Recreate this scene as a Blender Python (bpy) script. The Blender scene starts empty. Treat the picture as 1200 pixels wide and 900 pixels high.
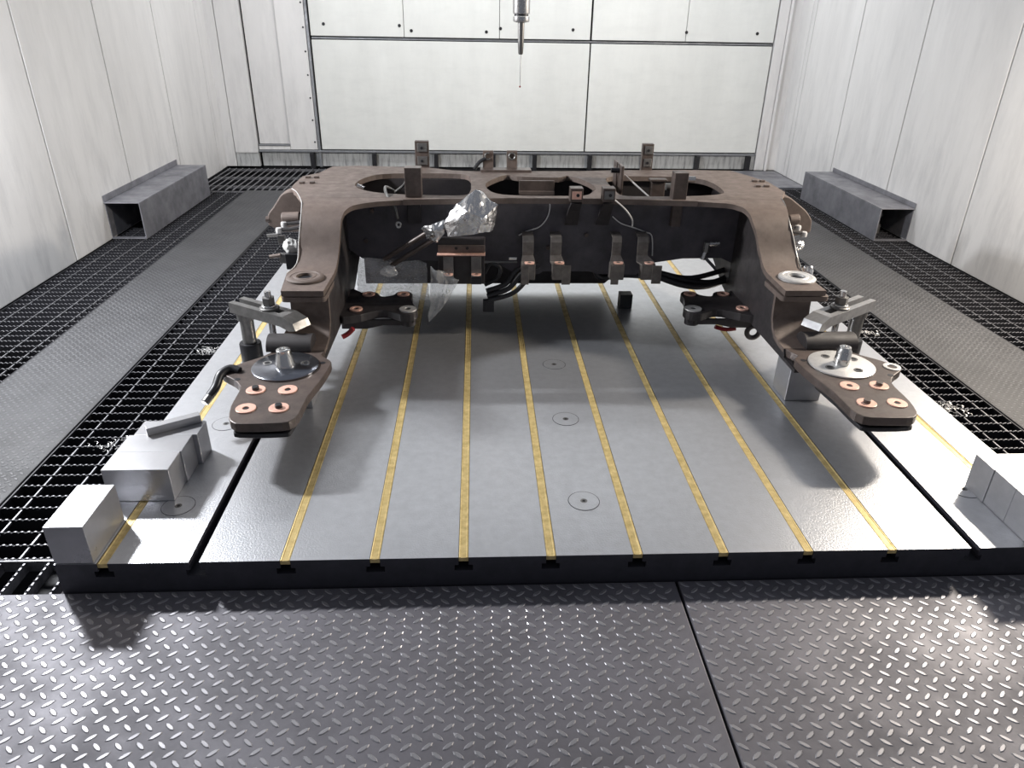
import bpy, bmesh, math, random
import numpy as np
from mathutils import Vector, Matrix, noise
random.seed(7)
scene = bpy.context.scene
col = scene.collection

# ------------------------------------------------------------------ camera
F_PX, PITCH, YAW, ROLL = 844.95, 0.47643, 0.05347, -0.01777
CAM = np.array([0.6349, -1.27515, 1.10077])
def cam_axes():
    f = np.array([math.sin(YAW)*math.cos(PITCH), math.cos(YAW)*math.cos(PITCH), -math.sin(PITCH)])
    r = np.array([math.cos(YAW), -math.sin(YAW), 0.0])
    d = np.cross(f, r)
    c, s = math.cos(ROLL), math.sin(ROLL)
    return c*r+s*d, -s*r+c*d, f
RT, DN, FW = cam_axes()
cam_d = bpy.data.cameras.new('camera')
cam = bpy.data.objects.new('camera', cam_d); col.objects.link(cam)
cam_d.sensor_fit = 'HORIZONTAL'; cam_d.sensor_width = 36.0
cam_d.lens = F_PX/1200*36.0; cam_d.clip_start = 0.02; cam_d.clip_end = 50
cam.matrix_world = Matrix(((RT[0], -DN[0], -FW[0], CAM[0]), (RT[1], -DN[1], -FW[1], CAM[1]),
                           (RT[2], -DN[2], -FW[2], CAM[2]), (0, 0, 0, 1)))
scene.camera = cam

# ------------------------------------------------------------------ light
world = bpy.data.worlds.new('world'); scene.world = world; world.use_nodes = True
bg = world.node_tree.nodes['Background']
bg.inputs[0].default_value = (0.80, 0.86, 1.0, 1); bg.inputs[1].default_value = 0.16
def area(name, loc, target, sx, sy, power, color):
    l = bpy.data.lights.new(name, 'AREA'); l.shape = 'RECTANGLE'; l.size = sx; l.size_y = sy
    l.energy = power; l.color = color
    o = bpy.data.objects.new(name, l); col.objects.link(o); o.location = loc
    d = Vector(target)-Vector(loc); o.rotation_euler = d.to_track_quat('-Z', 'Y').to_euler()
    return o
area('work_lamp_left', (-1.27, 1.25, 1.38), (-0.3, 1.4, -0.2), 0.12, 0.22, 72, (0.95, 0.97, 1.0))
area('work_lamp_right', (3.04, 1.25, 1.34), (2.1, 1.4, -0.2), 0.12, 0.22, 60, (1.0, 0.90, 0.77))
area('back_wall_fill', (0.9, 3.9, 2.6), (0.9, 5.0, 0.5), 3.6, 0.4, 53, (0.97, 0.985, 1.0))  # unseen lamp, added and aimed to brighten the back wall, not the table
scene.view_settings.view_transform = 'Standard'
scene.view_settings.look = 'None'
scene.view_settings.gamma = 1.0
scene.view_settings.use_curve_mapping = False
scene.view_settings.exposure = 0.20

# ------------------------------------------------------------------ helpers
def at(px, py, axis, val):
    d = ((px-600)/F_PX)*RT + ((py-450)/F_PX)*DN + FW
    t = (val-CAM[axis])/d[axis]
    return CAM+t*d
def atY(px, py, Y): return tuple(at(px, py, 1, Y))
def atZ(px, py, Z): return tuple(at(px, py, 2, Z))

class MB:
    """collects geometry for one mesh object"""
    def __init__(s): s.v = []; s.f = []
    def add(s, vs, fs):
        n = len(s.v); s.v += [tuple(map(float, p)) for p in vs]; s.f += [tuple(i+n for i in f) for f in fs]; return s
    def box(s, x0, x1, y0, y1, z0, z1):
        vs = [(x, y, z) for z in (z0, z1) for y in (y0, y1) for x in (x0, x1)]
        return s.add(vs, [(0, 2, 3, 1), (4, 5, 7, 6), (0, 1, 5, 4), (2, 6, 7, 3), (0, 4, 6, 2), (1, 3, 7, 5)])
    def obox(s, c, u, v, w):
        c, u, v, w = map(Vector, (c, u, v, w))
        vs = [c+a*u+b*v+d*w for d in (-1, 1) for b in (-1, 1) for a in (-1, 1)]
        return s.add(vs, [(0, 2, 3, 1), (4, 5, 7, 6), (0, 1, 5, 4), (2, 6, 7, 3), (0, 4, 6, 2), (1, 3, 7, 5)])
    def prism(s, poly, axis, a, b):
        """poly: 2-D points in the other two axes (x,y)/(x,z)/(y,z); extruded along axis from a to b"""
        def mk(p, t):
            if axis == 2: return (p[0], p[1], t)
            if axis == 1: return (p[0], t, p[1])
            return (t, p[0], p[1])
        n = len(poly); vs = [mk(p, a) for p in poly]+[mk(p, b) for p in poly]
        fs = [tuple(range(n)), tuple(range(2*n-1, n-1, -1))]
        fs += [(i, i+n, (i+1) % n+n, (i+1) % n) for i in range(n)]
        return s.add(vs, fs)
    def cyl(s, p, q, r, r2=None, n=20, cap=True):
        p, q = Vector(p), Vector(q); d = (q-p).normalized(); r2 = r if r2 is None else r2
        u = d.orthogonal().normalized(); w = d.cross(u)
        vs = [p+r*(math.cos(2*math.pi*i/n)*u+math.sin(2*math.pi*i/n)*w) for i in range(n)]
        vs += [q+r2*(math.cos(2*math.pi*i/n)*u+math.sin(2*math.pi*i/n)*w) for i in range(n)]
        fs = [(i, (i+1) % n, (i+1) % n+n, i+n) for i in range(n)]
        if cap: fs += [tuple(range(n-1, -1, -1)), tuple(range(n, 2*n))]
        return s.add(vs, fs)
    def tube(s, pts, r, n=10, steps=6):
        P = [Vector(p) for p in pts]
        if len(P) > 2 and steps > 1:
            Q = []
            for i in range(len(P)-1):
                a, b, c, d = P[max(i-1, 0)], P[i], P[i+1], P[min(i+2, len(P)-1)]
                for k in range(steps):
                    t = k/steps
                    Q.append(0.5*((2*b)+(c-a)*t+(2*a-5*b+4*c-d)*t*t+(3*b-a-3*c+d)*t**3))
            P = Q+[P[-1]]
        m = len(P); u = None; vs = []; fs = []
        for i, p in enumerate(P):
            d = (P[min(i+1, m-1)]-P[max(i-1, 0)]).normalized()
            u = d.orthogonal().normalized() if u is None else (u-d*u.dot(d)).normalized()
            w = d.cross(u)
            vs += [p+r*(math.cos(2*math.pi*k/n)*u+math.sin(2*math.pi*k/n)*w) for k in range(n)]
        for i in range(m-1):
            fs += [(i*n+k, i*n+(k+1) % n, (i+1)*n+(k+1) % n, (i+1)*n+k) for k in range(n)]
        fs += [tuple(range(n-1, -1, -1)), tuple(range((m-1)*n, m*n))]
        return s.add(vs, fs)
    def lathe(s, c, prof, n=32, closed=False):
        """prof: (radius, z) list about a vertical axis at c"""
        m = len(prof); vs = []; fs = []
        for r, z in prof:
            vs += [(c[0]+r*math.cos(2*math.pi*k/n), c[1]+r*math.sin(2*math.pi*k/n), c[2]+z) for k in range(n)]
        for i in range(m if closed else m-1):
            j = (i+1) % m
            fs += [(i*n+k, i*n+(k+1) % n, j*n+(k+1) % n, j*n+k) for k in range(n)]
        if not closed:
            fs += [tuple(range(n-1, -1, -1)), tuple(range((m-1)*n, m*n))]
        return s.add(vs, fs)
    def ring(s, c, ro, ri, z0, z1, n=32):
        return s.lathe(c, [(ri, z0), (ro, z0), (ro, z1), (ri, z1)], n, True)
    def strip(s, stations, th):
        """stations: (xl, xr, y, z); a bent sheet, th thick on its lower side"""
        m = len(stations); vs = []; fs = []
        for i, (xl, xr, y, z) in enumerate(stations):
            a = stations[max(i-1, 0)]; b = stations[min(i+1, m-1)]
            ty, tz = b[2]-a[2], b[3]-a[3]; L = math.hypot(ty, tz) or 1
            ny, nz = tz/L*th, -ty/L*th
            vs += [(xl, y, z), (xr, y, z), (xr, y+ny, z+nz), (xl, y+ny, z+nz)]
        for i in range(m-1):
            p, q = 4*i, 4*i+4
            fs += [(p+k, p+(k+1) % 4, q+(k+1) % 4, q+k) for k in range(4)]
        fs += [(3, 2, 1, 0), (4*m-4, 4*m-3, 4*m-2, 4*m-1)]
        return s.add(vs, fs)
    def mesh(s, name):
        me = bpy.data.meshes.new(name); me.from_pydata(s.v, [], s.f)
        bm = bmesh.new(); bm.from_mesh(me); bmesh.ops.recalc_face_normals(bm, faces=bm.faces); bm.to_mesh(me); bm.free()
        return me
    def build(s, name, mat, parent=None, bevel=0, smooth=False, seg=2):
        return link(name, s.mesh(name), mat, parent, bevel, smooth, seg)
def link(name, me, mat, parent=None, bevel=0, smooth=False, seg=2):
    if mat is not None and not me.materials: me.materials.append(mat)
    o = bpy.data.objects.new(name, me); col.objects.link(o)
    if parent is not None:
        o.parent = parent
        o.matrix_parent_inverse = Matrix.Translation(-Vector(parent.location))
    if bevel:
        b = o.modifiers.new('bevel', 'BEVEL'); b.width = bevel; b.segments = seg; b.limit_method = 'ANGLE'; b.angle_limit = math.radians(40)
    if smooth:
        me.set_sharp_from_angle(angle=math.radians(38)) if hasattr(me, 'set_sharp_from_angle') else None
        for p in me.polygons: p.use_smooth = True
    return o
def tag(o, label=None, cat=None, group=None, kind=None):
    if label: o['label'] = label
    if cat: o['category'] = cat
    if group: o['group'] = group
    if kind: o['kind'] = kind
    return o
def thing(name, loc, label=None, cat=None, group=None, kind=None):
    o = bpy.data.objects.new(name, None); col.objects.link(o); o.location = loc; o.empty_display_size = 0.05
    return tag(o, label, cat, group, kind)
def plate_with_holes(name, outline, holes, z0, z1, mat, parent, bevel=0):
    cu = bpy.data.curves.new(name, 'CURVE'); cu.dimensions = '2D'; cu.fill_mode = 'BOTH'; cu.extrude = (z1-z0)/2
    for poly in [outline]+holes:
        sp = cu.splines.new('POLY'); sp.points.add(len(poly)-1)
        for p, c in zip(sp.points, poly): p.co = (c[0], c[1], 0, 1)
        sp.use_cyclic_u = True
    tmp = bpy.data.objects.new('tmp', cu); col.objects.link(tmp)
    me = bpy.data.meshes.new_from_object(tmp.evaluated_get(bpy.context.evaluated_depsgraph_get()))
    bpy.data.objects.remove(tmp); bpy.data.curves.remove(cu)
    bm = bmesh.new(); bm.from_mesh(me); bmesh.ops.remove_doubles(bm, verts=bm.verts, dist=1e-5)
    bmesh.ops.translate(bm, verts=bm.verts, vec=(0, 0, (z0+z1)/2))
    bmesh.ops.recalc_face_normals(bm, faces=bm.faces); bm.to_mesh(me); bm.free()
    me.name = name
    for p in me.polygons: p.use_smooth = False
    me.materials.clear()
    return link(name, me, mat, parent, bevel)
def smooth_loop(pts, steps=5):
    P = [Vector((p[0], p[1])) for p in pts]; n = len(P); out = []
    for i in range(n):
        a, b, c, d = P[i-1], P[i], P[(i+1) % n], P[(i+2) % n]
        for k in range(steps):
            t = k/steps
            out.append(tuple(0.5*((2*b)+(c-a)*t+(2*a-5*b+4*c-d)*t*t+(3*b-a-3*c+d)*t**3)))
    return out
def round_poly(pts, r, n=4):
    """round the corners of a polygon"""
    P = [Vector(p) for p in pts]; out = []
    for i, p in enumerate(P):
        a, b = P[i-1], P[(i+1) % len(P)]
        rr = min(r, (a-p).length*0.45, (b-p).length*0.45)
        s, e = p+(a-p).normalized()*rr, p+(b-p).normalized()*rr
        for k in range(n+1):
            t = k/n; out.append(tuple((1-t)**2*s+2*t*(1-t)*p+t*t*e))
    return out

# ------------------------------------------------------------------ materials
def mat(name, base, rough=0.5, metal=0.0, var=0.25, scale=18, base2=None, stretch=(1, 1, 1), bump=0.0, bscale=60, rvar=0.12, spec=0.5, fac=(0.35, 0.65)):
    m = bpy.data.materials.new(name); m.use_nodes = True; nt = m.node_tree; N = nt.nodes; Lk = nt.links
    b = N['Principled BSDF']; b.inputs['Metallic'].default_value = metal; b.inputs['Specular IOR Level'].default_value = spec
    tc = N.new('ShaderNodeTexCoord'); mp = N.new('ShaderNodeMapping'); mp.inputs['Scale'].default_value = stretch
    Lk.new(tc.outputs['Object'], mp.inputs[0])
    no = N.new('ShaderNodeTexNoise'); no.inputs['Scale'].default_value = scale; no.inputs['Detail'].default_value = 6; no.inputs['Roughness'].default_value = 0.65
    Lk.new(mp.outputs[0], no.inputs['Vector'])
    cr = N.new('ShaderNodeValToRGB'); cr.color_ramp.elements[0].position = fac[0]; cr.color_ramp.elements[1].position = fac[1]
    b2 = base2 or tuple(c*(1-var) for c in base)
    cr.color_ramp.elements[0].color = (*b2, 1); cr.color_ramp.elements[1].color = (*base, 1)
    Lk.new(no.outputs['Fac'], cr.inputs[0]); Lk.new(cr.outputs[0], b.inputs['Base Color'])
    mr = N.new('ShaderNodeMapRange'); mr.inputs['From Min'].default_value = 0.3; mr.inputs['From Max'].default_value = 0.7
    mr.inputs['To Min'].default_value = rough+rvar; mr.inputs['To Max'].default_value = max(0.03, rough-rvar)
    Lk.new(no.outputs['Fac'], mr.inputs['Value']); Lk.new(mr.outputs[0], b.inputs['Roughness'])
    if bump:
        n2 = N.new('ShaderNodeTexNoise'); n2.inputs['Scale'].default_value = bscale; n2.inputs['Detail'].default_value = 4
        Lk.new(mp.outputs[0], n2.inputs['Vector'])
        bp_ = N.new('ShaderNodeBump'); bp_.inputs['Strength'].default_value = bump; bp_.inputs['Distance'].default_value = 0.002
        Lk.new(n2.outputs['Fac'], bp_.inputs['Height']); Lk.new(bp_.outputs[0], b.inputs['Normal'])
    return m
def wall_mat(name, base, dirt, stretch, low=True, amount=0.5):
    """painted sheet metal with wiped vertical streaks and grime building up near the floor"""
    m = mat(name, base, 0.42, 0.0, 0.10, 3.0, stretch=(1, 1, 0.25), rvar=0.08)
    nt = m.node_tree; N = nt.nodes; Lk = nt.links; b = N['Principled BSDF']
    src = b.inputs['Base Color'].links[0].from_socket
    tc = N.new('ShaderNodeTexCoord'); mp = N.new('ShaderNodeMapping'); mp.inputs['Scale'].default_value = stretch
    Lk.new(tc.outputs['Object'], mp.inputs[0])
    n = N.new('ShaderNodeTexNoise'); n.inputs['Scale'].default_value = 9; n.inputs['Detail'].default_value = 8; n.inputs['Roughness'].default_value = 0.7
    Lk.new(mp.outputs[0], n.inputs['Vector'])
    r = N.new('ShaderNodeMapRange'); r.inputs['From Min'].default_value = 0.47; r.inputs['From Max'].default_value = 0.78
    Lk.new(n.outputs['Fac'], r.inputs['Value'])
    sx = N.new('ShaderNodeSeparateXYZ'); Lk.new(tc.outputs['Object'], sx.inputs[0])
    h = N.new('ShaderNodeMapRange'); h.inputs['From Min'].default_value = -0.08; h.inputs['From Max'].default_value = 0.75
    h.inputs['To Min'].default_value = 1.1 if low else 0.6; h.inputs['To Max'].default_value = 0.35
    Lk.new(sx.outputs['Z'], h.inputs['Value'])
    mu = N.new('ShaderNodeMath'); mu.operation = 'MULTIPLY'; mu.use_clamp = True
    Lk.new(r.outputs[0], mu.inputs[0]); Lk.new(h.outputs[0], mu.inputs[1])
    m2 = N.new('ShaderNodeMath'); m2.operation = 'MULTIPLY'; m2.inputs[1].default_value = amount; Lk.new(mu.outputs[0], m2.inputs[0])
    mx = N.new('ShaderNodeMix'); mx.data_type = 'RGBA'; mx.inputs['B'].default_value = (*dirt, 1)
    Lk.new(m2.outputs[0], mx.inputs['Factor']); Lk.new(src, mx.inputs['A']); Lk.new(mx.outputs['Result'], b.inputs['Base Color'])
    return m
M = {}
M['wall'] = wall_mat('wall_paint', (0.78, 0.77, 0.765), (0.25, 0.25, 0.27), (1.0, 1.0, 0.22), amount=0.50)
M['door'] = wall_mat('door_paint', (0.79, 0.80, 0.775), (0.35, 0.36, 0.36), (0.5, 1, 1.4), low=False, amount=0.35)
M['kick'] = wall_mat('kick_paint', (0.55, 0.56, 0.56), (0.06, 0.06, 0.07), (4.0, 4.0, 0.5), amount=1.0)
M['seam'] = mat('seam_rubber', (0.012, 0.012, 0.016), 0.7)
M['rail'] = mat('rail_steel', (0.30, 0.31, 0.33), 0.4, 0.5)
M['pit'] = mat('pit_floor', (0.010, 0.010, 0.016), 0.6)
M['table'] = mat('ground_steel', (0.63, 0.64, 0.67), 0.34, 0.80, 0.10, 34, bump=0.30, bscale=230, rvar=0.03)
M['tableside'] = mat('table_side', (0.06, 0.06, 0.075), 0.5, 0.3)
M['brass'] = mat('brass_strip', (0.76, 0.60, 0.28), 0.42, 0.4, 0.35, 40, base2=(0.50, 0.37, 0.15), rvar=0.1)
M['checker'] = mat('checker_steel', (0.175, 0.170, 0.195), 0.54, 0.2, 0.35, 5, rvar=0.1, bump=0.08, bscale=150)
M['walk'] = mat('walkway_steel', (0.050, 0.050, 0.054), 0.62, 0.1, 0.3, 6, rvar=0.05)
M['walklug'] = mat('walkway_lug', (0.092, 0.092, 0.098), 0.57, 0.15, 0.25, 9, rvar=0.05)
M['beam'] = mat('shaded_beam_primer', (0.085, 0.078, 0.092), 0.55, 0.0, 0.4, 10)  # same brown primer, with navy shade below the top plate put into the colour
M['lug'] = mat('checker_lug', (0.36, 0.355, 0.38), 0.40, 0.45, 0.25, 9)
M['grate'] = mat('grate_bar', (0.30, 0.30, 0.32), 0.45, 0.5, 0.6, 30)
M['grateshade'] = mat('grate_shade', (0.03, 0.03, 0.036), 0.5, 0.4)  # unlit look of the bar sides, put into the colour
M['primer'] = mat('brown_primer', (0.142, 0.108, 0.093), 0.62, 0.0, 0.35, 26, base2=(0.104, 0.079, 0.068), bump=0.12, bscale=90)
M['primershade'] = mat('shaded_primer', (0.036, 0.031, 0.033), 0.55, 0.1, 0.4, 14, bump=0.1)  # brown primer with the shade inside the frame put into its colour
M['footsteel'] = mat('foot_primer', (0.115, 0.088, 0.078), 0.42, 0.2, 0.5, 16, bump=0.1)
M['copper'] = mat('copper_face', (0.92, 0.56, 0.45), 0.42, 0.25, 0.25, 60)
M['bright'] = mat('bright_steel', (0.72, 0.72, 0.72), 0.22, 0.95, 0.2, 20)
M['ringwhite'] = mat('machined_face', (0.74, 0.73, 0.72), 0.38, 0.5, 0.2, 30)
M['polish'] = mat('polished_disc', (0.42, 0.44, 0.50), 0.16, 0.95, 0.35, 14)
M['bracket'] = mat('bracket_steel', (0.20, 0.18, 0.165), 0.42, 0.35, 0.4, 30)
M['steel'] = mat('clamp_steel', (0.24, 0.235, 0.23), 0.38, 0.7, 0.4, 22)
M['block'] = mat('block_steel', (0.46, 0.46, 0.48), 0.32, 0.6, 0.22, 6, rvar=0.07)
M['strap'] = mat('strap_steel', (0.36, 0.36, 0.37), 0.42, 0.6, 0.3, 20)
M['black'] = mat('black_oxide', (0.022, 0.022, 0.026), 0.45, 0.3)
M['rubber'] = mat('hose_rubber', (0.018, 0.018, 0.021), 0.42)
M['sheet'] = mat('galvanised_sheet', (0.27, 0.27, 0.30), 0.45, 0.35, 0.4, 8)
M['foil'] = mat('foil', (0.80, 0.80, 0.81), 0.24, 0.95, 0.12, 30, bump=0.5, bscale=45)
M['red'] = mat('red_paint', (0.25, 0.015, 0.02), 0.4)
M['bag'] = mat('milky_film', (0.62, 0.62, 0.60), 0.3, 0.0, 0.3, 20)
def film_mat():
    m = bpy.data.materials.new('clear_film'); m.use_nodes = True; nt = m.node_tree; N = nt.nodes
    out = N['Material Output']; b = N['Principled BSDF']
    b.inputs['Base Color'].default_value = (0.62, 0.63, 0.64, 1); b.inputs['Roughness'].default_value = 0.22
    tr = N.new('ShaderNodeBsdfTransparent'); mx = N.new('ShaderNodeMixShader')
    no = N.new('ShaderNodeTexNoise'); no.inputs['Scale'].default_value = 22
    mr = N.new('ShaderNodeMapRange'); mr.inputs['To Min'].default_value = 0.12; mr.inputs['To Max'].default_value = 0.48
    nt.links.new(no.outputs['Fac'], mr.inputs['Value']); nt.links.new(mr.outputs[0], mx.inputs[0])
    nt.links.new(tr.outputs[0], mx.inputs[1]); nt.links.new(b.outputs[0], mx.inputs[2]); nt.links.new(mx.outputs[0], out.inputs[0])
    return m
M['film'] = film_mat()

# ------------------------------------------------------------------ room shell
FZ = -0.08; PZ = -0.30
XL, XR, YB = -1.43, 3.20, 5.0; ZT = 3.6; YF = -1.0
tag(MB().box(XL-.05, XR+.05, YF, YB+.12, PZ-.03, PZ).build('floor', M['pit']), kind='structure')
def panel(parent, x0, x1, y0, y1, z0, z1, m, name='panel', bevel=0.003):
    return MB().box(x0, x1, y0, y1, z0, z1).build(name, m, parent, bevel)
wl = tag(MB().box(XL-.05, XL-.016, YF, YB+.1, PZ, ZT).build('wall_left', M['seam']), kind='structure')
ys = [YF, .03, .83, 1.63, 2.43, 3.218, 4.012, 4.80, 4.86]
for a, b in zip(ys, ys[1:]): panel(wl, XL-.016, XL, a+.0045, b-.0045, FZ, ZT, M['wall'])
panel(wl, XL-.016, XL-.004, 4.863, 5.05, FZ, ZT, M['wall'])
wr = tag(MB().box(XR+.016, XR+.05, YF, YB+.1, PZ, ZT).build('wall_right', M['seam']), kind='structure')
ys = [YF, -.01, .79, 1.588, 2.386, 3.186, 3.972, 4.72, 4.79]
for a, b in zip(ys, ys[1:]): panel(wr, XR, XR+.016, a+.0045, b-.0045, FZ, ZT, M['wall'])
panel(wr, XR, XR+.016, 4.793, 5.05, FZ, ZT, M['wall'])
wb = tag(MB().box(XL-.05, XR+.05, YB+.09, YB+.12, PZ, ZT).build('wall_back', M['seam']), kind='structure')
DZ0, DZ1, UZ0 = .062, .885, .912
for x0, x1 in ((-.640, 1.541), (1.553, 3.014)):
    panel(wb, x0, x1, YB, YB+.03, DZ0, DZ1, M['door'], 'door_panel')
for x0, x1 in ((-.640, .078), (.082, .822), (.826, 1.539), (1.555, 2.300), (2.304, 3.014)):
    p = panel(wb, x0, x1, YB, YB+.03, UZ0, ZT, M['door'], 'upper_panel')
for px, py in ((379, 28), (468, 30), (482, 36), (570, 37.5), (586.5, 33.5), (671.5, 35), (804.5, 38), (887.5, 39.5)):
    c = at(px, py, 1, YB)
    MB().cyl((c[0], YB-.003, c[2]), (c[0], YB+.01, c[2]), .012, n=14).build('bolt', M['black'], wb)
panel(wb, -.640, 3.014, YB+.012, YB+.05, DZ1+.006, UZ0-.007, M['rail'], 'rail')
panel(wb, -.672, -.652, YB-.006, YB+.04, FZ, ZT, M['rail'], 'door_jamb')
panel(wb, -1.158, 3.014, YB-.012, YB+.05, .038, .054, M['rail'], 'ledge')
# left bay: strips, recessed panel, kick boards
panel(wb, -1.352, -1.165, YB-.002, YB+.05, .03, ZT, M['wall'], 'bay_panel')
panel(wb, -1.352, -1.165, YB+.006, YB+.05, FZ, .028, M['kick'], 'kick_board')
panel(wb, -1.46, -1.357, YB+.004, YB+.05, FZ, ZT, M['wall'], 'corner_strip')
panel(wb, -.898, -.676, YB, YB+.05, .058, ZT, M['wall'], 'bay_panel')
panel(wb, -1.150, -.900, YB+.018, YB+.06, .10, ZT, M['wall'], 'bay_panel')
panel(wb, -1.158, -.900, YB, YB+.05, .085, .098, M['rail'], 'ledge')
panel(wb, -1.158, -.900, YB+.003, YB+.05, .056, .083, M['wall'], 'bay_panel')
for k in range(7):
    z = .12+k*.17
    MB().cyl((-.694, YB-.003, z), (-.694, YB+.01, z), .007, n=10).build('bolt', M['black'], wb)
xs = [-1.158, -.725, -.215, .30, .78, 1.128, 1.597, 2.06, 2.52, 2.960]
for a, b in zip(xs, xs[1:]): panel(wb, a+.012, b-.012, YB+.03, YB+.06, FZ, .036, M['kick'], 'kick_board')
for x in xs[1:]: panel(wb, x-.017, x+.017, YB-.03, YB+.03, FZ-.02, .037, M['black'], 'post')
# right bay
panel(wb, 3.024, 3.102, YB-.01, YB+.05, FZ, ZT, M['wall'], 'corner_strip')
panel(wb, 3.106, 3.122, YB-.035, YB+.05, FZ, ZT, M['wall'], 'corner_strip')
panel(wb, 3.124, 3.21, YB-.005, YB+.05, FZ, ZT, M['wall'], 'corner_strip')
panel(wb, 2.975, 3.016, YB, YB+.05, FZ, .036, M['kick'], 'kick_board')

# ------------------------------------------------------------------ floor plates with raised treads
def lug_mesh(xs_, ys_, pitch, lx, wd, ht):
    mb = MB(); x0, x1 = xs_; y0, y1 = ys_
    nr = int((y1-y0)/(pitch/2)); nc = int((x1-x0)/pitch)+1
    for r in range(nr):
        y = y1-pitch*.3-r*pitch/2; par = r % 2; ang = math.radians(40 if par else -40)
        c, s = math.cos(ang), math.sin(ang)
        for k in range(nc):
            x = x0+.012+(k+.5*par)*pitch
            if x > x1-.012 or y < y0+.01: continue
            rim = [(-lx/2, 0), (-lx*.28, -wd*.42), (0, -wd/2), (lx*.28, -wd*.42), (lx/2, 0), (lx*.28, wd*.42), (0, wd/2), (-lx*.28, wd*.42)]
            vs = [(x+c*a-s*b, y+s*a+c*b, FZ) for a, b in rim]+[(x+.80*(c*a-s*b*.82), y+.80*(s*a+c*b*.82), FZ+ht) for a, b in rim]
            mb.add(vs, [tuple(range(8, 16))]+[(i, (i+1) % 8, (i+1) % 8+8, i+8) for i in range(8)])
    return mb
def checker(x0, x1, y0, y1, label, pitch=.038, ms=('checker', 'lug')):
    t = thing('checker_plate', (x0+(x1-x0)/2, (y0+y1)/2, FZ), label, 'floor plate')
    MB().box(x0, x1, y0, y1, FZ-.02, FZ).build('sheet', M[ms[0]], t, .002)
    o = lug_mesh((x0, x1), (y0, y1), pitch, .027*pitch/.038, .0095*pitch/.038, .0013*pitch/.038).build('raised_tread', M[ms[1]], t)
    o['kind'] = 'stuff'
    return t
checker(XL, 1.0935, YF, -.004, 'wide dark checker plate in front of the table, left of the floor joint')
checker(1.1005, XR, YF, -.004, 'dark checker plate in front of the table, right of the floor joint')
checker(-1.03, -.632, .0, 4.10, 'long narrow checker plate walkway between the gratings on the left', .028, ('walk', 'walklug'))
checker(2.412, 2.83, .0, 4.30, 'long narrow checker plate walkway between the gratings on the right', .028, ('walk', 'walklug'))
t = thing('floor_sheet', (2.75, 4.62, FZ), 'dark flat steel sheet in the rear right corner of the floor', 'floor plate')
MB().box(2.14, XR-.002, 4.305, 4.965, FZ-.02, FZ).build('sheet', M['sheet'], t, .002)

# ------------------------------------------------------------------ gratings
def bar_mesh(length, n, h=.03, th=.004):
    top = []
    for i in range(n):
        a = length*i/n
        top += [(a, -.004), (a+length/n*.45, 0), (a+length/n*.75, 0)]
    poly = [(0, -h)]+top+[(length, -.004), (length, -h)]
    return MB().prism(poly, 1, -th/2, th/2).mesh('bar')
def grating(x0, x1, y0, y1, label, ynear, rods):
    t = thing('floor_grating', ((x0+x1)/2, (y0+y1)/2, FZ), label, 'grating')
    z = FZ-.003
    me = bar_mesh(x1-x0-.008, int((x1-x0)/.0165)); me.materials.append(M['grate']); me.materials.append(M['grateshade'])
    for p in me.polygons: p.material_index = 0 if p.normal.z > .2 else 1  # only upward faces keep the bar colour; the sides get painted shade
    n = int((y1-y0)/.0505); far = MB()
    for k in range(n+1):
        y = y0+.004+k*.0505
        if y > y1-.003: break
        if y <= ynear:
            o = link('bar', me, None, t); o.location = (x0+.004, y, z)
        else:
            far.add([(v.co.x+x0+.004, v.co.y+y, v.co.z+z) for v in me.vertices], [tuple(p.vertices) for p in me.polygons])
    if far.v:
        fo_ = far.build('far_bars', M['grate'], t); fo_['kind'] = 'stuff'; fo_.data.materials.append(M['grateshade'])
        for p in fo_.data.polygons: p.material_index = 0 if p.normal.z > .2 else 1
    for x in rods:
        MB().box(x-.002, x+.002, y0, y1, z-.011, z-.005).build('cross_rod', M['grate'], t)
    for x in (x0, x1-.004): MB().box(x, x+.004, y0, y1, z-.03, z).build('edge_bar', M['grateshade'], t)
    return t
grating(-.628, -.306, .118, 4.095, 'serrated steel grating between the left walkway and the table', 2.4, (-.57, -.47, -.37))
grating(-1.425, -1.034, .0, 4.095, 'serrated steel grating between the left wall and the walkway', 2.5, (-1.36, -1.26, -1.16, -1.08))
grating(2.120, 2.408, .0, 4.295, 'serrated steel grating between the table and the right walkway', 2.4, (2.18, 2.27, 2.36))
grating(2.834, 3.195, .0, 4.295, 'serrated steel grating between the right walkway and the wall', 2.5, (2.90, 3.0, 3.1))
t = thing('floor_grating', (-.5, .05, FZ), 'short strip of grating at the front left corner beside the table', 'grating')
for k in range(6):
    x = -.615+k*.056
    mb = MB().box(x-.002, x+.002, .002, .108, FZ-.033, FZ-.006)
    for j in range(6): mb.add([(x-.002, .006+j*.017, FZ-.006), (x+.002, .006+j*.017, FZ-.006), (x+.002, .014+j*.017, FZ-.006), (x-.002, .014+j*.017, FZ-.006), (x-.002, .010+j*.017, FZ-.002), (x+.002, .010+j*.017, FZ-.002)], [(0, 1, 5, 4), (2, 3, 4, 5), (0, 4, 3), (1, 2, 5)])
    mb.build('bar', M['grate'], t)
MB().box(-.628, -.306, .109, .114, FZ-.033, FZ-.002).build('edge_bar', M['grate'], t)
# coarse open grating at the rear left
t = thing('floor_grating', (-1.05, 4.5, FZ), 'open bar grating with light rods in the rear left corner', 'grating')
me = MB().cyl((0, 0, 0), (0, .82, 0), .0045, n=8).mesh('rod'); me.materials.append(M['grate'])
for k in range(16):
    o = link('rod', me, None, t); o.location = (-1.40+k*.052, 4.125, FZ-.008)
for y in (4.118, 4.30, 4.62, 4.95):
    MB().box(-1.425, -.57, y-.006, y+.006, FZ-.03, FZ-.012).build('cross_bar', M['grate'], t)

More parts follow.
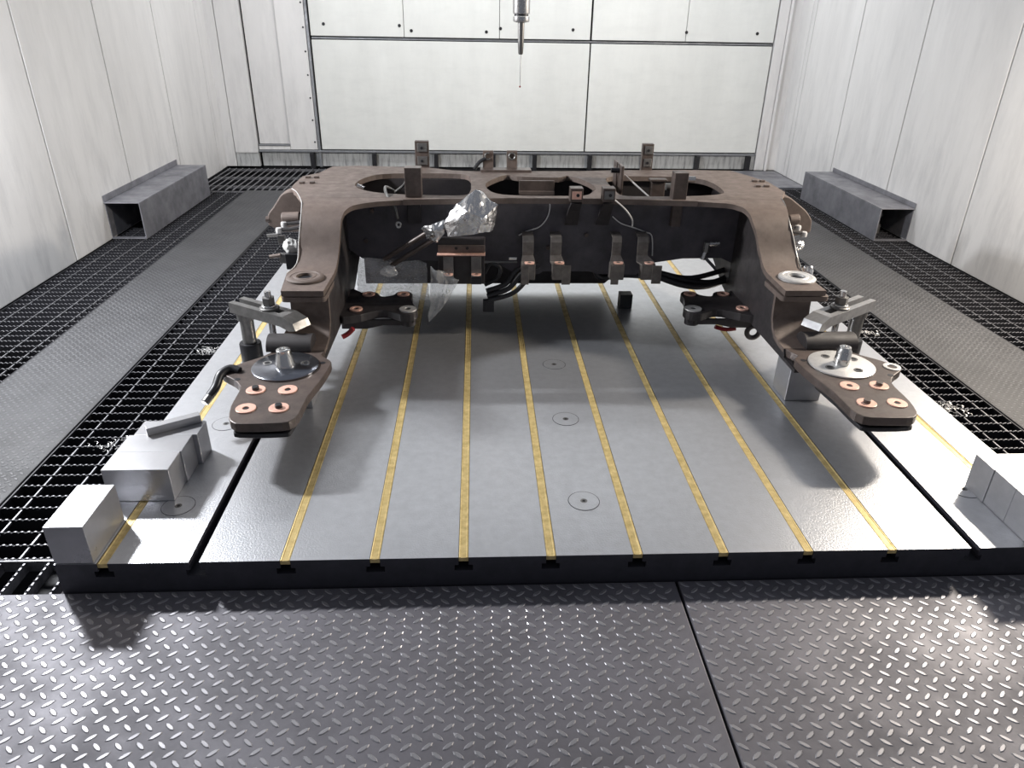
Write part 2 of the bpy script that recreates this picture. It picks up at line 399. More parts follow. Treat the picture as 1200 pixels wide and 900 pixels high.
# ------------------------------------------------------------------ machine table
TX0, TX1, TY1 = -.303, 2.115, 4.05
table = thing('machine_table', ((TX0+TX1)/2, 2.0, PZ), 'grey ground steel T-slot table under the brown frame', 'machine table')
poly = [(TX0, PZ), (TX0, 0)]
for k in range(-1, 11):
    x = .2*k
    poly += [(x-.0115, 0), (x-.0115, -.022), (x-.021, -.022), (x-.021, -.038), (x+.021, -.038), (x+.021, -.022), (x+.0115, -.022), (x+.0115, 0)]
poly += [(TX1, 0), (TX1, PZ)]
me = MB().prism(poly, 1, 0, TY1).mesh('table_body')
me.materials.append(M['table']); me.materials.append(M['tableside'])
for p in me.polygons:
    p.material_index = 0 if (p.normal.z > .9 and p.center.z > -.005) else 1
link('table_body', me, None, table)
for k in range(-1, 11):
    if k in (0, 9): continue
    x = .2*k; cut = .86+.05*math.sin(k*2.3)
    prof = [(x-.0108, -.012), (x-.0108, -.0012), (x-.0088, -.0004), (x-.0072, -.0004), (x-.0060, -.0016), (x+.0060, -.0016), (x+.0072, -.0004), (x+.0088, -.0004), (x+.0108, -.0012), (x+.0108, -.012)]
    for a, b in ((.001, cut-.001), (cut+.001, TY1)):
        MB().prism(prof, 1, a, b).build('slot_cover', M['brass'], table)
for x, y in ((.902, .205), (.902, .62), (.904, 1.003), (-.108, .209), (-.112, .61), (1.915, .233), (1.915, .62)):
    g = MB().ring((x, y, 0), .0402, .0388, -.002, .0006, 40).build('anchor_cap', M['tableside'], table)
    MB().ring((x, y, 0), .0385, .009, -.002, .0008, 40).build('cap_disc', M['table'], g)
    MB().ring((x, y, 0), .0088, .0045, -.002, .0005, 20).build('cap_screw', M['steel'], g)
    MB().cyl((x, y, -.002), (x, y, .0002), .0044, n=12).build('screw_socket', M['black'], g)

# ------------------------------------------------------------------ wall chutes
def chute(xw, xo, y0, y1, zt, zf, label):
    t = thing('sheet_cover', ((xw+xo)/2, (y0+y1)/2, FZ), label, 'sheet cover')
    s = 1 if xo > xw else -1; th = .006
    def bx(a, b, *r): return MB().box(min(a, b), max(a, b), *r)
    bx(xw+s*.001, xo, y0, y1, zt-th, zt).build('top_sheet', M['sheet'], t, .002)
    bx(xo-s*th, xo, y0, y1, FZ+.001, zt-th-.0005).build('side_sheet', M['sheet'], t, .002)
    bx(xw+s*.001, xw+s*th, y0, y1, zt+.0005, zf).build('wall_flange', M['sheet'], t, .002)
    bx(xw+s*.004, xo-s*th-s*.001, y0, y0+.03, FZ+.002, FZ+.008).build('sill', M['sheet'], t)
    bx(xw+s*.004, xo-s*th-s*.001, y1-.006, y1, FZ+.002, zt-th-.001).build('end_sheet', M['sheet'], t)
    bx(xw+s*.001, xw+s*.004, y0+.01, y1-.007, FZ+.009, zt-th-.001).build('back_sheet', M['sheet'], t)
    return t
chute(XL, -1.235, 2.83, 3.94, .127, .163, 'grey sheet metal cover box standing against the left wall')
tr = chute(XR, 2.995, 2.828, 3.925, .115, .145, 'grey sheet metal cover box standing against the right wall')
c = at(1042, 268, 1, 2.95)
MB().lathe((3.08, 3.0, FZ+.008), [(.03, 0), (.03, .05), (.022, .055), (.022, .10), (.03, .105), (.03, .125), (.012, .13)], 18).build('pipe_stub', M['steel'], tr, smooth=True)

# ------------------------------------------------------------------ blocks on the table
def blk(name, x0, x1, y0, y1, z0, z1, label, group=None, m='block', rot=0):
    cx, cy = (x0+x1)/2, (y0+y1)/2
    o = MB().box(x0-cx, x1-cx, y0-cy, y1-cy, 0, z1-z0).build(name, M[m], None, .0015)
    o.location = (cx, cy, z0); o.rotation_euler.z = rot
    return tag(o, label, 'block', group)
blk('steel_block', -.302, -.217, .002, .160, .0005, .101, 'single bright steel block at the front left corner of the table')
blk('steel_block', -.284, -.123, .230, .313, .0005, .094, 'front block of the close set of three at the left table edge', 'blocks at the left table edge')
blk('steel_block', -.284, -.120, .3135, .395, .0005, .094, 'middle block of the close set of three at the left table edge', 'blocks at the left table edge')
blk('steel_block', -.272, -.108, .3955, .468, .0005, .094, 'rear block of the left set of three, set slightly to the right', 'blocks at the left table edge')
o = blk('parallel_bar', -.068, .068, -.0125, .0125, .0945, .117, 'short flat steel bar lying askew on the left set of blocks', rot=math.radians(32))
o.location.x = -.180; o.location.y = .432
blk('steel_block', 1.928, 2.092, .018, .0930, .0005, .100, 'front block of the close set of three at the right table edge', 'blocks at the right table edge')
blk('steel_block', 1.928, 2.092, .0935, .1730, .0005, .100, 'middle block of the close set of three at the right table edge', 'blocks at the right table edge')
blk('steel_block', 1.926, 2.090, .1735, .2480, .0005, .100, 'rear block of the close set of three at the right table edge', 'blocks at the right table edge')

# ------------------------------------------------------------------ spindle probe
sx, sy = .793, 1.5
pr = thing('touch_probe', (sx, sy, .86), 'steel touch probe with thin stylus hanging from above by the back wall', 'probe')
MB().lathe((sx, sy, 0), [(.028, 1.095), (.0295, 1.10), (.0295, 1.45)], 28).build('holder', M['bright'], pr, smooth=True)
MB().lathe((sx, sy, 0), [(.024, 1.088), (.024, 1.0955)], 28).build('groove', M['black'], pr)
MB().lathe((sx, sy, 0), [(.015, 1.068), (.027, 1.071), (.0285, 1.075), (.0285, 1.087)], 28).build('flange', M['bright'], pr, smooth=True)
MB().lathe((sx, sy, 0), [(.006, .968), (.0085, .972), (.0105, 1.01), (.0115, 1.068)], 20).build('probe_body', M['steel'], pr, smooth=True)
MB().lathe((sx, sy, 0), [(.0015, .866), (.0022, .968)], 10).build('stylus', M['bright'], pr, smooth=True)
mb = MB(); mb.lathe((sx, sy, .8635), [(.0035*math.sin(a), -.0035*math.cos(a)) for a in np.linspace(.1, 3.04, 8)], 12); mb.build('stylus_ball', M['red'], pr, smooth=True)

# ------------------------------------------------------------------ the brown frame on the table
H = .505; RZ = .325
PROF = [(.86, RZ), (1.035, RZ), (1.07, .332), (1.10, .347), (1.125, .370), (1.145, .40), (1.163, .432), (1.185, .458), (1.215, .480), (1.25, .494), (1.295, .502), (1.34, H), (2.4, H)]
def hit(px, py):
    """where the line of sight through a photo point meets the bent cover of the frame"""
    d = ((px-600)/F_PX)*RT + ((py-450)/F_PX)*DN + FW; best = None
    for (y0, z0), (y1, z1) in zip(PROF, PROF[1:]):
        a = d[1]*(z1-z0)-d[2]*(y1-y0); b = (CAM[1]-y0)*(z1-z0)-(CAM[2]-z0)*(y1-y0)
        if abs(a) < 1e-9: continue
        t = -b/a; p = CAM+t*d
        u = ((p[1]-y0)*(y1-y0)+(p[2]-z0)*(z1-z0))/((y1-y0)**2+(z1-z0)**2)
        if -1e-6 <= u <= 1+1e-6 and t > 0 and (best is None or t < best[0]): best = (t, p)
    return best[1]
def hits(pts): return [hit(*p) for p in pts]
frame = thing('vehicle_frame', (.9, 1.2, 0), 'big brown primed steel vehicle frame with four feet clamped on the table', 'steel frame')

LO = hits([(336, 320), (348, 308), (350, 285), (352, 260), (353.5, 242), (353, 235), (350, 228)])
LI = hits([(392, 318), (396, 300), (398, 280), (399, 265), (400, 256), (404, 247), (410, 242.5), (416, 240), (434, 237), (452, 235.4), (472, 234.6)])
RO = hits([(940, 318), (934, 300), (930, 280), (925, 260), (920, 240), (915, 232)])
RI = hits([(898, 318), (892, 300), (888, 280), (883, 262), (879, 251), (875, 246.5), (870, 243), (858, 239), (840, 237.4), (818, 236.6)])
YJ = 1.335
def fx(Ls, y, x_front):
    """x of a cover edge at profile depth y; x_front is its x at the front lip"""
    P = sorted([(p[1], p[0]) for p in Ls]); P = [(.86, x_front)]+P
    return float(np.interp(y, [a for a, b in P], [b for a, b in P]))
pz = lambda y: float(np.interp(y, [a for a, b in PROF], [b for a, b in PROF]))
fine = sorted(set(list(np.linspace(.86, 1.03, 4))+list(np.linspace(1.035, 1.30, 24))+[1.306, 1.312, 1.318, 1.324, 1.33, YJ]))
def cover(Lo, Li, a, b):
    st = [(fx(Lo, y, a), fx(Li, y, b), y, pz(y)) for y in fine]
    return MB().strip(st, .018).build('arm_cover', M['primer'], frame, smooth=True)
cover(LO, LI, .030, .160)
cover(RI, RO, 1.617, 1.750)
xLo, xLi, xRi, xRo = fx(LO, YJ, 0), fx(LI, YJ, 0), fx(RI, YJ, 0), fx(RO, YJ, 0)
outline = [(xLo, YJ), (xLi, YJ), (xLi+.0005, LI[-1][1]), (.56, YJ-.014), (.66, YJ-.008), (.75, YJ), (1.05, YJ), (1.2, YJ-.008), (xRi-.0005, RI[-1][1]), (xRi, YJ), (xRo, YJ)]
outline += [tuple(hit(*p)[:2]) for p in [(918, 228), (920, 225), (900, 213), (874, 205), (856, 200), (800, 199), (720, 199.5), (680, 200.5), (628, 200.5), (552, 200.5), (530, 199.5), (504, 196.5), (420, 194), (390, 195), (383, 198), (374, 202.5), (354.5, 206.5), (343, 217), (341.5, 220.5), (346, 223.5)]]
hl = [tuple(hit(*p)[:2]) for p in [(416, 217), (426, 209), (448, 204), (496, 203), (540, 204), (551, 208), (552, 216), (551, 224), (542, 228.7), (496, 228.4), (460, 227), (430, 223.6)]]
hc = [tuple(hit(*p)[:2]) for p in [(569.4, 215), (580, 209), (594, 205), (612, 207), (654, 208), (666, 206), (686, 212), (698, 220), (694, 225), (684, 229), (645, 229.5), (608, 229), (584, 227), (572, 222)]]
hr = [tuple(hit(*p)[:2]) for p in [(710, 211), (716, 207), (740, 206.5), (780, 207), (815, 209), (834, 214), (848, 224), (840, 228), (800, 230), (760, 230), (730, 229), (720, 222)]]
plate_with_holes('top_plate', outline, [smooth_loop(h, 4) for h in (hl, hc, hr)], H-.02, H, M['primer'], frame, .002)
for px, py in ((361, 208.5), (371, 208.5), (354, 215), (366, 215), (884, 213), (893, 213), (888, 219), (898, 219)):
    p = hit(px, py); MB().box(p[0]-.010, p[0]+.010, p[1]-.008, p[1]+.008, H, H+.008).build('weld_stud', M['footsteel'], frame, .002)
# bright worn edges along the outer rims
MB().tube([(p[0], p[1]-.001, p[2]) for p in LO[:-1]]+[tuple(hit(349, 227)), tuple(hit(346, 223.5)), tuple(hit(342, 221))], .0016, 6, 3).build('worn_edge', M['ringwhite'], frame, smooth=True)
MB().tube([(p[0], p[1]-.001, p[2]) for p in RO], .0018, 6, 3).build('worn_edge', M['steel'], frame, smooth=True)
# webs on both sides of each arm
def web(x0, x1, yb, zlow=.112):
    top = [(y, pz(y)-.019) for y in (1.03, 1.07, 1.10, 1.125, 1.145, 1.163, 1.185, 1.215, 1.25, 1.295, 1.34)]
    poly = [(.70, zlow), (.70, .123), (.79, .123), (.80, .1485), (.85, .150), (.89, .163), (.915, .185), (.929, .22), (.934, .29), (.95, .30)]+top+[(yb, H-.021), (yb, .30), (1.62, .20), (1.45, zlow+.02), (1.36, zlow)]
    return MB().prism(poly, 0, x0, x1).build('side_web', M['primershade'], frame, .001)
web(.140, .156, 1.75); web(.046, .060, 1.75)
web(1.622, 1.638, 1.75); web(1.722, 1.736, 1.75)
# riser wall below each ring seat
def riser(xl, xr, nl, nr):
    st = [(nl, nr, .80, .1505), (nl+.001, nr, .845, .152), (nl+(xl-nl)*.3, nr+(xr-nr)*.3, .88, .160), (nl+(xl-nl)*.6, nr+(xr-nr)*.6, .905, .178), (xl, xr, .922, .205), (xl, xr, .928, .245), (xl, xr, .930, .286)]
    MB().strip(st, .014).build('riser_plate', M['primer'], frame, smooth=True)
riser(.036, .158, -.006, .157); riser(1.620, 1.742, 1.621, 1.815)
for x0, x1 in ((.026, .163), (1.612, 1.768)):
    MB().prism(round_poly([(x0, .864), (x1, .864), (x1, 1.03), (x0, 1.03)], .015), 2, .286, .303).build('seat_plate', M['primer'], frame, .0015)
def seat_ring(c, m):
    MB().lathe(c, [(.026, 0), (.060, 0), (.060, .006), (.054, .010), (.046, .0102), (.0445, .009), (.036, .009), (.0345, .0102), (.027, .0102)], 40, True).build('seat_ring', M[m], frame, smooth=True)
    MB().cyl((c[0], c[1], c[2]+.0002), (c[0], c[1], c[2]+.002), .0262, n=24).build('seat_bore', M['black'], frame)
cl = hit(358, 326); cr = hit(933, 326)
seat_ring((cl[0], cl[1]-.005, RZ+.0002), 'primer'); seat_ring((cr[0], cr[1]-.005, RZ+.0002), 'ringwhite')

# feet
FT = .15
foot = [(-.071, .718), (-.108, .672), (-.113, .650), (-.094, .628), (-.066, .604), (-.034, .559), (-.029, .50), (-.027, .446), (-.014, .385), (.004, .360), (.030, .352), (.130, .356), (.152, .370), (.163, .40), (.166, .501), (.184, .605), (.193, .70), (.188, .728), (.170, .748), (.152, .772), (.145, .83), (-.004, .83), (-.006, .79), (-.035, .75)]
CX = .9085
def foot_set(side):
    mx = (lambda p: p) if side < 0 else (lambda p: (2*CX-p[0], p[1]))
    fp = [(x+(.030 if side > 0 and y > .76 and x > .1 else 0), y) for x, y in foot]
    MB().prism([mx(p) for p in smooth_loop(fp, 2)], 2, .124, FT).build('foot_plate', M['footsteel'], frame, .0025)
    low = [(-.012, .44), (-.006, .385), (.012, .362), (.125, .362), (.145, .385), (.150, .50), (.150, .66), (-.010, .66)]
    MB().prism([mx(p) for p in smooth_loop(low, 3)], 2, .101, .114).build('foot_sole', M['black'], frame, .002)
    MB().prism([mx(p) for p in [(.01, .40), (.13, .40), (.13, .64), (.01, .64)]], 2, .114, .124).build('foot_spacer', M['black'], frame)
    for i, (x, y) in enumerate([(.016, .536), (.104, .5355), (.018, .430), (.104, .432)]):
        x, y = mx((x, y))
        r = MB().ring((x, y, FT), .0265, .009, -.002, .0035, 28).build('copper_ring', M['copper'], frame, .0008)
        MB().cyl((x, y, FT-.004), (x, y, FT+.0012), .0092, n=14).build('ring_bore', M['black'], r)
        if i in ((0, 3) if side < 0 else (0, 3)):
            MB().cyl((x, y, FT), (x, y, FT+.013), .0098, n=16).build('cap_screw', M['black'] if side < 0 else M['footsteel'], r, .001)
    for x, y in ((-.055, .605), (.168, .712)):
        x, y = mx((x, y)); MB().cyl((x, y, FT-.003), (x, y, FT+.0006), .0085, n=16).build('drill_hole', M['black'], frame)
    x, y = mx((.064, .683)) if side < 0 else (1.753, .676)
    d = MB().lathe((x, y, FT), [(.094, 0), (.097, .001), (.097, .005), (.0945, .0065), (.001, .0065)], 56).build('hub_disc', M['polish' if side < 0 else 'ringwhite'], frame, smooth=True)
    for a in ((30, 120, 210, 300) if side > 0 else (15, 165)):
        hx, hy = x+.058*math.cos(math.radians(a)), y+.058*math.sin(math.radians(a))
        MB().ring((hx, hy, FT), .0135, .009, .006, .008, 20).build('hole_rim', M['bright' if side < 0 else 'steel'], d)
        MB().cyl((hx, hy, FT+.006), (hx, hy, FT+.0069), .0095, n=16).build('hole', M['black'], d)
    if side < 0:
        pf = [(.030, .0065), (.030, .012), (.027, .018), (.024, .040), (.021, .047), (.021, .058), (.018, .060), (.011, .060), (.010, .056), (.001, .056)]
    else:
        pf = [(.024, .0065), (.024, .024), (.0235, .028), (.022, .030), (.0225, .048), (.018, .056), (.017, .062), (.011, .063), (.010, .058), (.001, .058)]
    MB().lathe((x, y, FT), pf, 16).build('locating_stud', M['bright'], frame, smooth=True)
foot_set(-1); foot_set(1)
# hook bolt on the left foot and open ear on the right foot
MB().tube([(-.062, .655, .152), (-.09, .66, .158), (-.112, .635, .150), (-.118, .60, .128), (-.130, .575, .112)], .0125, 10).build('hook_bolt', M['black'], frame, smooth=True)
MB().cyl((-.126, .582, .116), (-.140, .556, .100), .012, n=12).build('hook_tip', M['steel'], frame, .002)
MB().ring((1.905, .66, FT), .026, .014, -.012, .003, 24).build('foot_ear', M['ringwhite'], frame, .001)

# ---- cross beam below the top plate
YW = 1.385
fw = [(.156, H-.021), (.156, .11+.19)]
for px, py in ((425, 303), (470, 304), (520, 306), (560, 308), (585, 310), (607, 322), (632, 321), (636, 318), (690, 318), (700, 321), (745, 322), (765, 308), (800, 303), (845, 302.5), (857, 308), (866, 330)):
    p = at(px, py, 1, YW); fw.append((min(p[0], 1.620), p[2]))
fw.append((1.622, H-.021))
MB().prism(fw, 1, YW, YW+.014).build('front_wall', M['beam'], frame, .001)
MB().prism([(.15, H-.021), (.15, .035), (1.20, .035), (1.26, .09), (1.32, .17), (1.63, .17), (1.63, H-.021)], 1, 1.755, 1.768).build('rear_wall', M['primershade'], frame)  # lower part added, carried down to darken the reflections in the table
for px in (556, 704):
    p = hit(px, 216); MB().box(p[0]-.006, p[0]+.006, YW+.016, 1.753, .29, H-.022).build('rib_wall', M['primershade'], frame)
MB().box(.16, 1.62, YW+.016, 1.753, .285, .295).build('beam_floor', M['primershade'], frame)
# bolts on the front wall
for px, py in ((436, 247), (429, 282), (687, 275), (642, 240+50)):
    p = at(px, py, 1, YW); MB().cyl((p[0], YW-.008, p[2]), (p[0], YW+.002, p[2]), .008, n=12).build('wall_bolt', M['footsteel'], frame, .001)

def pbox(name, px0, px1, py0, py1, Y, depth, m, parent=frame, bevel=.002):
    """upright block whose front face stands at depth Y"""
    a = at(px0, py1, 1, Y); b = at(px1, py0, 1, Y)
    return MB().box(a[0], b[0], Y, Y+depth, a[2], b[2]).build(name, M[m], parent, bevel)
# upright blocks on the top plate
ub = pbox('upright_block', 475, 493, 197, 231, 1.33, .05, 'footsteel')
MB().box(.405, .43, 1.385, 1.41, H, H+.07).build('block_rib', M['footsteel'], ub, .002)
pbox('block_stem', 478, 492, 231, 262, 1.355, .025, 'primershade')
b = pbox('upright_block', 788, 808, 203, 236, 1.325, .05, 'footsteel')
pbox('block_stem', 786, 801, 236, 266, 1.355, .025, 'footsteel')
p = at(812, 210, 1, 1.36); MB().cyl((p[0]-.02, 1.36, p[2]), (p[0]+.008, 1.36, p[2]), .010, n=12).build('side_screw', M['bright'], b)
def rear_post(px0, px1, py0, py1, Y):
    a = at(px0, py1, 1, Y); c = at(px1, py0, 1, Y); x0, x1, zt = a[0], c[0], c[2]
    o = MB().box(x0, x1, Y, Y+.03, H-.06, zt).build('rear_post', M['footsteel'], frame, .002)
    for f0, f1 in ((.06, .44), (.56, .94)):
        h = zt-H
        MB().box(x0+.010, x1-.006, Y-.006, Y+.001, H+.004+f0*h, H+.004+f1*h-.006).build('post_pad', M['steel'], o, .002)
    p0 = (x0+x1)/2
    for f in (.25, .75): MB().cyl((p0, Y-.008, H+f*(zt-H)), (p0, Y-.004, H+f*(zt-H)), .006, n=12).build('post_hole', M['black'], o)
rear_post(487, 502, 165.5, 196, 1.90); rear_post(751, 767, 169, 200, 1.90)
# clamp plates in the right opening
for px0, px1, py0, Y in ((720, 725, 190, 1.62), (726, 732, 195, 1.56)):
    a = at(px0, 228, 1, Y); c = at(px1, py0, 1, Y)
    pl = MB().box(a[0], c[0], Y, Y+.07, .42, c[2]).build('lug_plate', M['footsteel'], frame, .003)
p = at(728, 193, 1, 1.56)
MB().cyl((p[0]-.03, 1.60, .555), (p[0]+.015, 1.60, .555), .010, n=14).build('lug_pin', M['black'], frame)
MB().tube([atY(732, 205, 1.60), atY(760, 230, 1.50)], .003, 6, 1).build('stay_rod', M['ringwhite'], frame)
b = at(770, 225, 1, 1.58)
MB().box(b[0]-.028, b[0]+.028, 1.57, 1.60, .40, H+.012).build('inner_block', M['footsteel'], frame, .004)
MB().box(b[0]-.034, b[0]+.034, 1.565, 1.605, H+.012, H+.022).build('inner_block_cap', M['footsteel'], frame, .003)
MB().cyl(atY(780, 219, 1.45), atY(792, 219, 1.45), .014, n=14).build('hose_fitting', M['steel'], frame, .002)
# middle opening: inner strip
a = at(609, 229, 1, 1.60)
pbox('inner_strip', 608, 650, 212, 226, 1.66, .012, 'footsteel')
pbox('inner_strip', 608, 650, 224, 229, 1.655, .004, 'primer')
# small machined blocks standing at the front edge
for px in (676, 714):
    o = pbox('machined_block', px-8, px+8, 221, 237, 1.29, .045, 'footsteel')
    p = at(px, 229, 1, 1.29)
    pad = MB().box(p[0]-.017, p[0]+.017, 1.2885, 1.2895, p[2]-.014, p[2]+.014).build('copper_pad', M['copper' if px == 676 else 'steel'], o)
    MB().cyl((p[0]+.004, 1.2872, p[2]), (p[0]+.004, 1.289, p[2]), .006, n=12).build('pad_bore', M['black'], o)
    q0 = at(px-6, 237, 1, 1.30); q1 = at(px-10, 266, 1, 1.36)
    st = [(q0[0]-.002, q0[0]+.036, 1.300, q0[2]), (q0[0]-.008, q0[0]+.034, 1.325, q0[2]-.03), (q0[0]-.012, q0[0]+.034, 1.350, q0[2]-.065), (q0[0]-.014, q0[0]+.034, 1.370, q0[2]-.095)]
    MB().strip(st, .008).build('block_bracket', M['primershade'], o)
# rear plate with two clips
p0, p1 = at(563, 197, 1, 1.80), at(623, 197, 1, 1.80)
MB().box(p0[0], p1[0], 1.80, 1.86, H-.02, H+.010).build('rear_ledge', M['footsteel'], frame, .003)
for px in (572, 600):
    p = at(px, 183, 1, 1.85)
    o = MB().box(p[0]-.022, p[0]+.022, 1.85, 1.862, H+.008, p[2]+.022).build('rear_clip', M['primer'], frame, .002)
    mb = MB(); n = 16; k0 = 3 if px == 572 else 0
    mb.tube([(p[0]+.013*math.cos(2*math.pi*k/n), 1.846, p[2]+.013*math.sin(2*math.pi*k/n)) for k in range(k0, n+(1 if k0 == 0 else -1))], .0035, 8, 1)
    mb.build('clip_ring', M['steel'], o, smooth=True)
MB().tube([atY(570, 185, 1.85), atY(562, 190, 1.85), atY(556, 198, 1.85)], .008, 8).build('rear_hose', M['rubber'], frame, smooth=True)

# hanging brackets under the front wall with copper-faced bosses
def low_bracket(pxa, pxb, boss0, boss1, ybot, foot0, foot1):
    Y = 1.30
    a, b_ = at(pxa, 279, 1, Y), at(pxb, 279, 1, Y); c0, c1 = at(boss0, 308, 1, Y), at(boss1, 308, 1, Y)
    zt, zm = a[2], at(pxa, 308, 1, Y)[2]; zb = at(pxa, 326, 1, Y)[2]
    st = [(a[0], b_[0], Y+.075, zt+.004), (a[0], b_[0], Y+.02, zt), (a[0], b_[0], Y+.012, zt-.02), (a[0], b_[0], Y+.012, zm+.025), (min(a[0], c0[0]), max(b_[0], c1[0]), Y+.004, zm+.004), (c0[0], c1[0], Y-.02, zm)]
    o = MB().strip(st, -.006).build('hanging_bracket', M['bracket'], frame, .001)
    MB().box(c0[0], c1[0], Y-.022, Y+.02, zb, zm-.001).build('bracket_boss', M['bracket'], o, .002)
    f0, f1 = at(foot0, 330, 1, Y), at(foot1, 330, 1, Y)
    MB().box(f0[0], f1[0], Y-.026, Y-.0225, at(pxa, ybot, 1, Y)[2], zm-.003).build('boss_tab', M['bracket'], o, .001)
    cx = (c0[0]+c1[0])/2+.004
    r = MB().ring((cx, Y-.006, zm), .0185, .0075, .0002, .004, 24).build('boss_ring', M['copper'], o, .0006)
    MB().cyl((cx, Y-.006, zm), (cx, Y-.006, zm+.0022), .0077, n=12).build('ring_bore', M['black'], o)
low_bracket(613, 626, 611, 627, 331, 610, 619)
low_bracket(646, 659, 647, 661, 331, 657, 667)
low_bracket(719, 730, 715, 731, 331, 714, 723)
low_bracket(749, 762, 751, 767, 330, 761, 772)
def gusset(pts, Y0, Y1, m='footsteel'):
    P = [at(x, y, 1, Y0) for x, y in pts]; st = []
    mb = MB(); Pv = [Vector((p[0], 0, p[2])) for p in P]; Q = []
    for i in range(len(Pv)-1):
        a, b, c, d = Pv[max(i-1, 0)], Pv[i], Pv[i+1], Pv[min(i+2, len(Pv)-1)]
        for k in range(5):
            t = k/5; Q.append(0.5*((2*b)+(c-a)*t+(2*a-5*b+4*c-d)*t*t+(3*b-a-3*c+d)*t**3))
    Q.append(Pv[-1]); th = .0035; left = []; right = []
    for i, p in enumerate(Q):
        d = (Q[min(i+1, len(Q)-1)]-Q[max(i-1, 0)]).normalized(); nn = Vector((-d.z, 0, d.x))*th/2
        left.append((p.x+nn.x, p.z+nn.z)); right.append((p.x-nn.x, p.z-nn.z))
    for i in range(len(Q)-1):
        mb.prism([left[i], left[i+1], right[i+1], right[i]], 1, Y0, Y1)
    return mb.build('gusset', M[m], frame)
gusset([(608, 276), (618, 271), (632, 266), (641, 256), (644.5, 244), (644, 236)], 1.377, 1.384, 'ringwhite')
gusset([(718, 254), (728, 262), (743, 267), (756, 272), (764, 277), (764.5, 300)], 1.377, 1.384, 'ringwhite')
MB().tube([atY(717, 232, 1.30), atY(726, 239, 1.31), atY(735, 248, 1.31), atY(741, 258, 1.32), atY(741, 265, 1.33)], .003, 8).build('earth_wire', M['ringwhite'], frame, smooth=True)

# twin-foot console hanging at the left of the beam
Yc = 1.24
con = pbox('console_plate', 512, 568.5, 280, 296.5, Yc, .035, 'primershade', frame, .004)
st_a, st_b = at(513, 287, 1, Yc), at(568, 296, 1, Yc)
MB().box(st_a[0], st_b[0], Yc-.004, Yc-.0005, st_b[2], st_a[2]).build('machined_strip', M['primer'], con, .001)
MB().box(st_a[0]-.003, st_b[0]+.002, Yc-.022, Yc+.03, st_b[2]-.006, st_b[2]-.001).build('console_lip', M['copper'], con, .001)
for px in (534.5, 547.5):
    p = at(px, 290.5, 1, Yc); MB().cyl((p[0], Yc-.005, p[2]), (p[0], Yc-.001, p[2]), .0055, n=12).build('strip_hole', M['black'], con)
pbox('console_back', 514, 568, 297, 333, Yc+.025, .02, 'primershade', con)
for pa, pb in ((519, 531), (552, 564)):
    a, b_ = at(pa, 300, 1, Yc), at(pb, 300, 1, Yc); zm = at(pa, 321, 1, Yc)[2]
    MB().strip([(a[0], b_[0], Yc+.02, a[2]+.004), (a[0], b_[0], Yc+.008, a[2]-.006), (a[0], b_[0], Yc+.008, zm+.014), (a[0], b_[0], Yc-.004, zm+.002), (a[0], b_[0], Yc-.022, zm)], -.005).build('console_foot', M['steel'], con, .001)
    MB().box(a[0], b_[0], Yc-.022, Yc+.015, at(pa, 331, 1, Yc)[2], zm-.007).build('foot_block', M['black'], con, .001)
    cx = (a[0]+b_[0])/2
    MB().ring((cx, Yc-.010, zm), .0175, .007, .0002, .004, 22).build('boss_ring', M['copper'], con, .0006)
    MB().cyl((cx, Yc-.010, zm), (cx, Yc-.010, zm+.0022), .0077, n=12).build('ring_bore', M['black'], con)

# inner brackets with four machined pads each
BZ = .15
bo = [(.150, 1.10), (.215, 1.098), (.245, 1.118), (.30, 1.145), (.35, 1.118), (.372, 1.105), (.410, 1.112), (.422, 1.15), (.405, 1.20), (.392, 1.26), (.392, 1.31), (.370, 1.34), (.335, 1.335), (.32, 1.30), (.28, 1.285), (.262, 1.32), (.235, 1.338), (.200, 1.33), (.150, 1.36)]
BC = .9035
def inner_bracket(side):
    mx = (lambda p: p) if side < 0 else (lambda p: (2*BC-p[0], p[1]))
    o = MB().prism([mx(p) for p in smooth_loop(bo, 3)], 2, BZ-.030, BZ).build('pad_bracket', M['primershade'], frame, .003)
    fl = [(.152, .085), (.24, .085), (.30, .098), (.40, .098), (.415, .119), (.152, .119)]
    MB().prism([mx((x, 0))[:1]+(z,) for x, z in fl], 1, 1.125, 1.14).build('bracket_flange', M['primershade'], frame, .003)
    for i, (x, y) in enumerate([(.229, 1.302), (.358, 1.302), (.204, 1.150), (.388, 1.147)]):
        x, y = mx((x, y)); m = 'ringwhite' if i == 3 else 'copper'
        ro = .031 if i == 3 else .023
        r = MB().ring((x, y, BZ), ro, .0105, -.001, .005, 28).build('pad_ring', M[m], o, .0008)
        MB().cyl((x, y, BZ), (x, y, BZ+.002), .0107, n=14).build('ring_bore', M['black'], o)
    x, y = mx((.388, 1.147)); MB().cyl((x, y, .095), (x, y, BZ-.031), .026, n=20).build('pad_boss', M['primershade'], o)
inner_bracket(-1); inner_bracket(1)
# towing eye at the right bracket, red caps
p = at(882.5, 389, 1, 1.13)
mb = MB(); n = 24
mb.tube([(p[0]+.023*math.cos(2*math.pi*k/n), 1.13, p[2]+.023*math.sin(2*math.pi*k/n)) for k in range(n+1)], .0095, 10, 1)
mb.build('lifting_eye', M['primershade'], frame, smooth=True)
MB().tube([atY(855, 374, 1.14), atY(872, 373, 1.135), atY(886, 380, 1.132)], .010, 8).build('eye_arm', M['primershade'], frame, smooth=True)
MB().tube([atY(838, 383, 1.16), atY(850, 386, 1.16), atY(862, 385, 1.16)], .008, 8).build('red_cap', M['red'], frame, smooth=True)
MB().tube([atY(414, 385, 1.10), atY(408, 391, 1.10), atY(401, 395, 1.09)], .009, 8).build('red_cap', M['red'], frame, smooth=True)

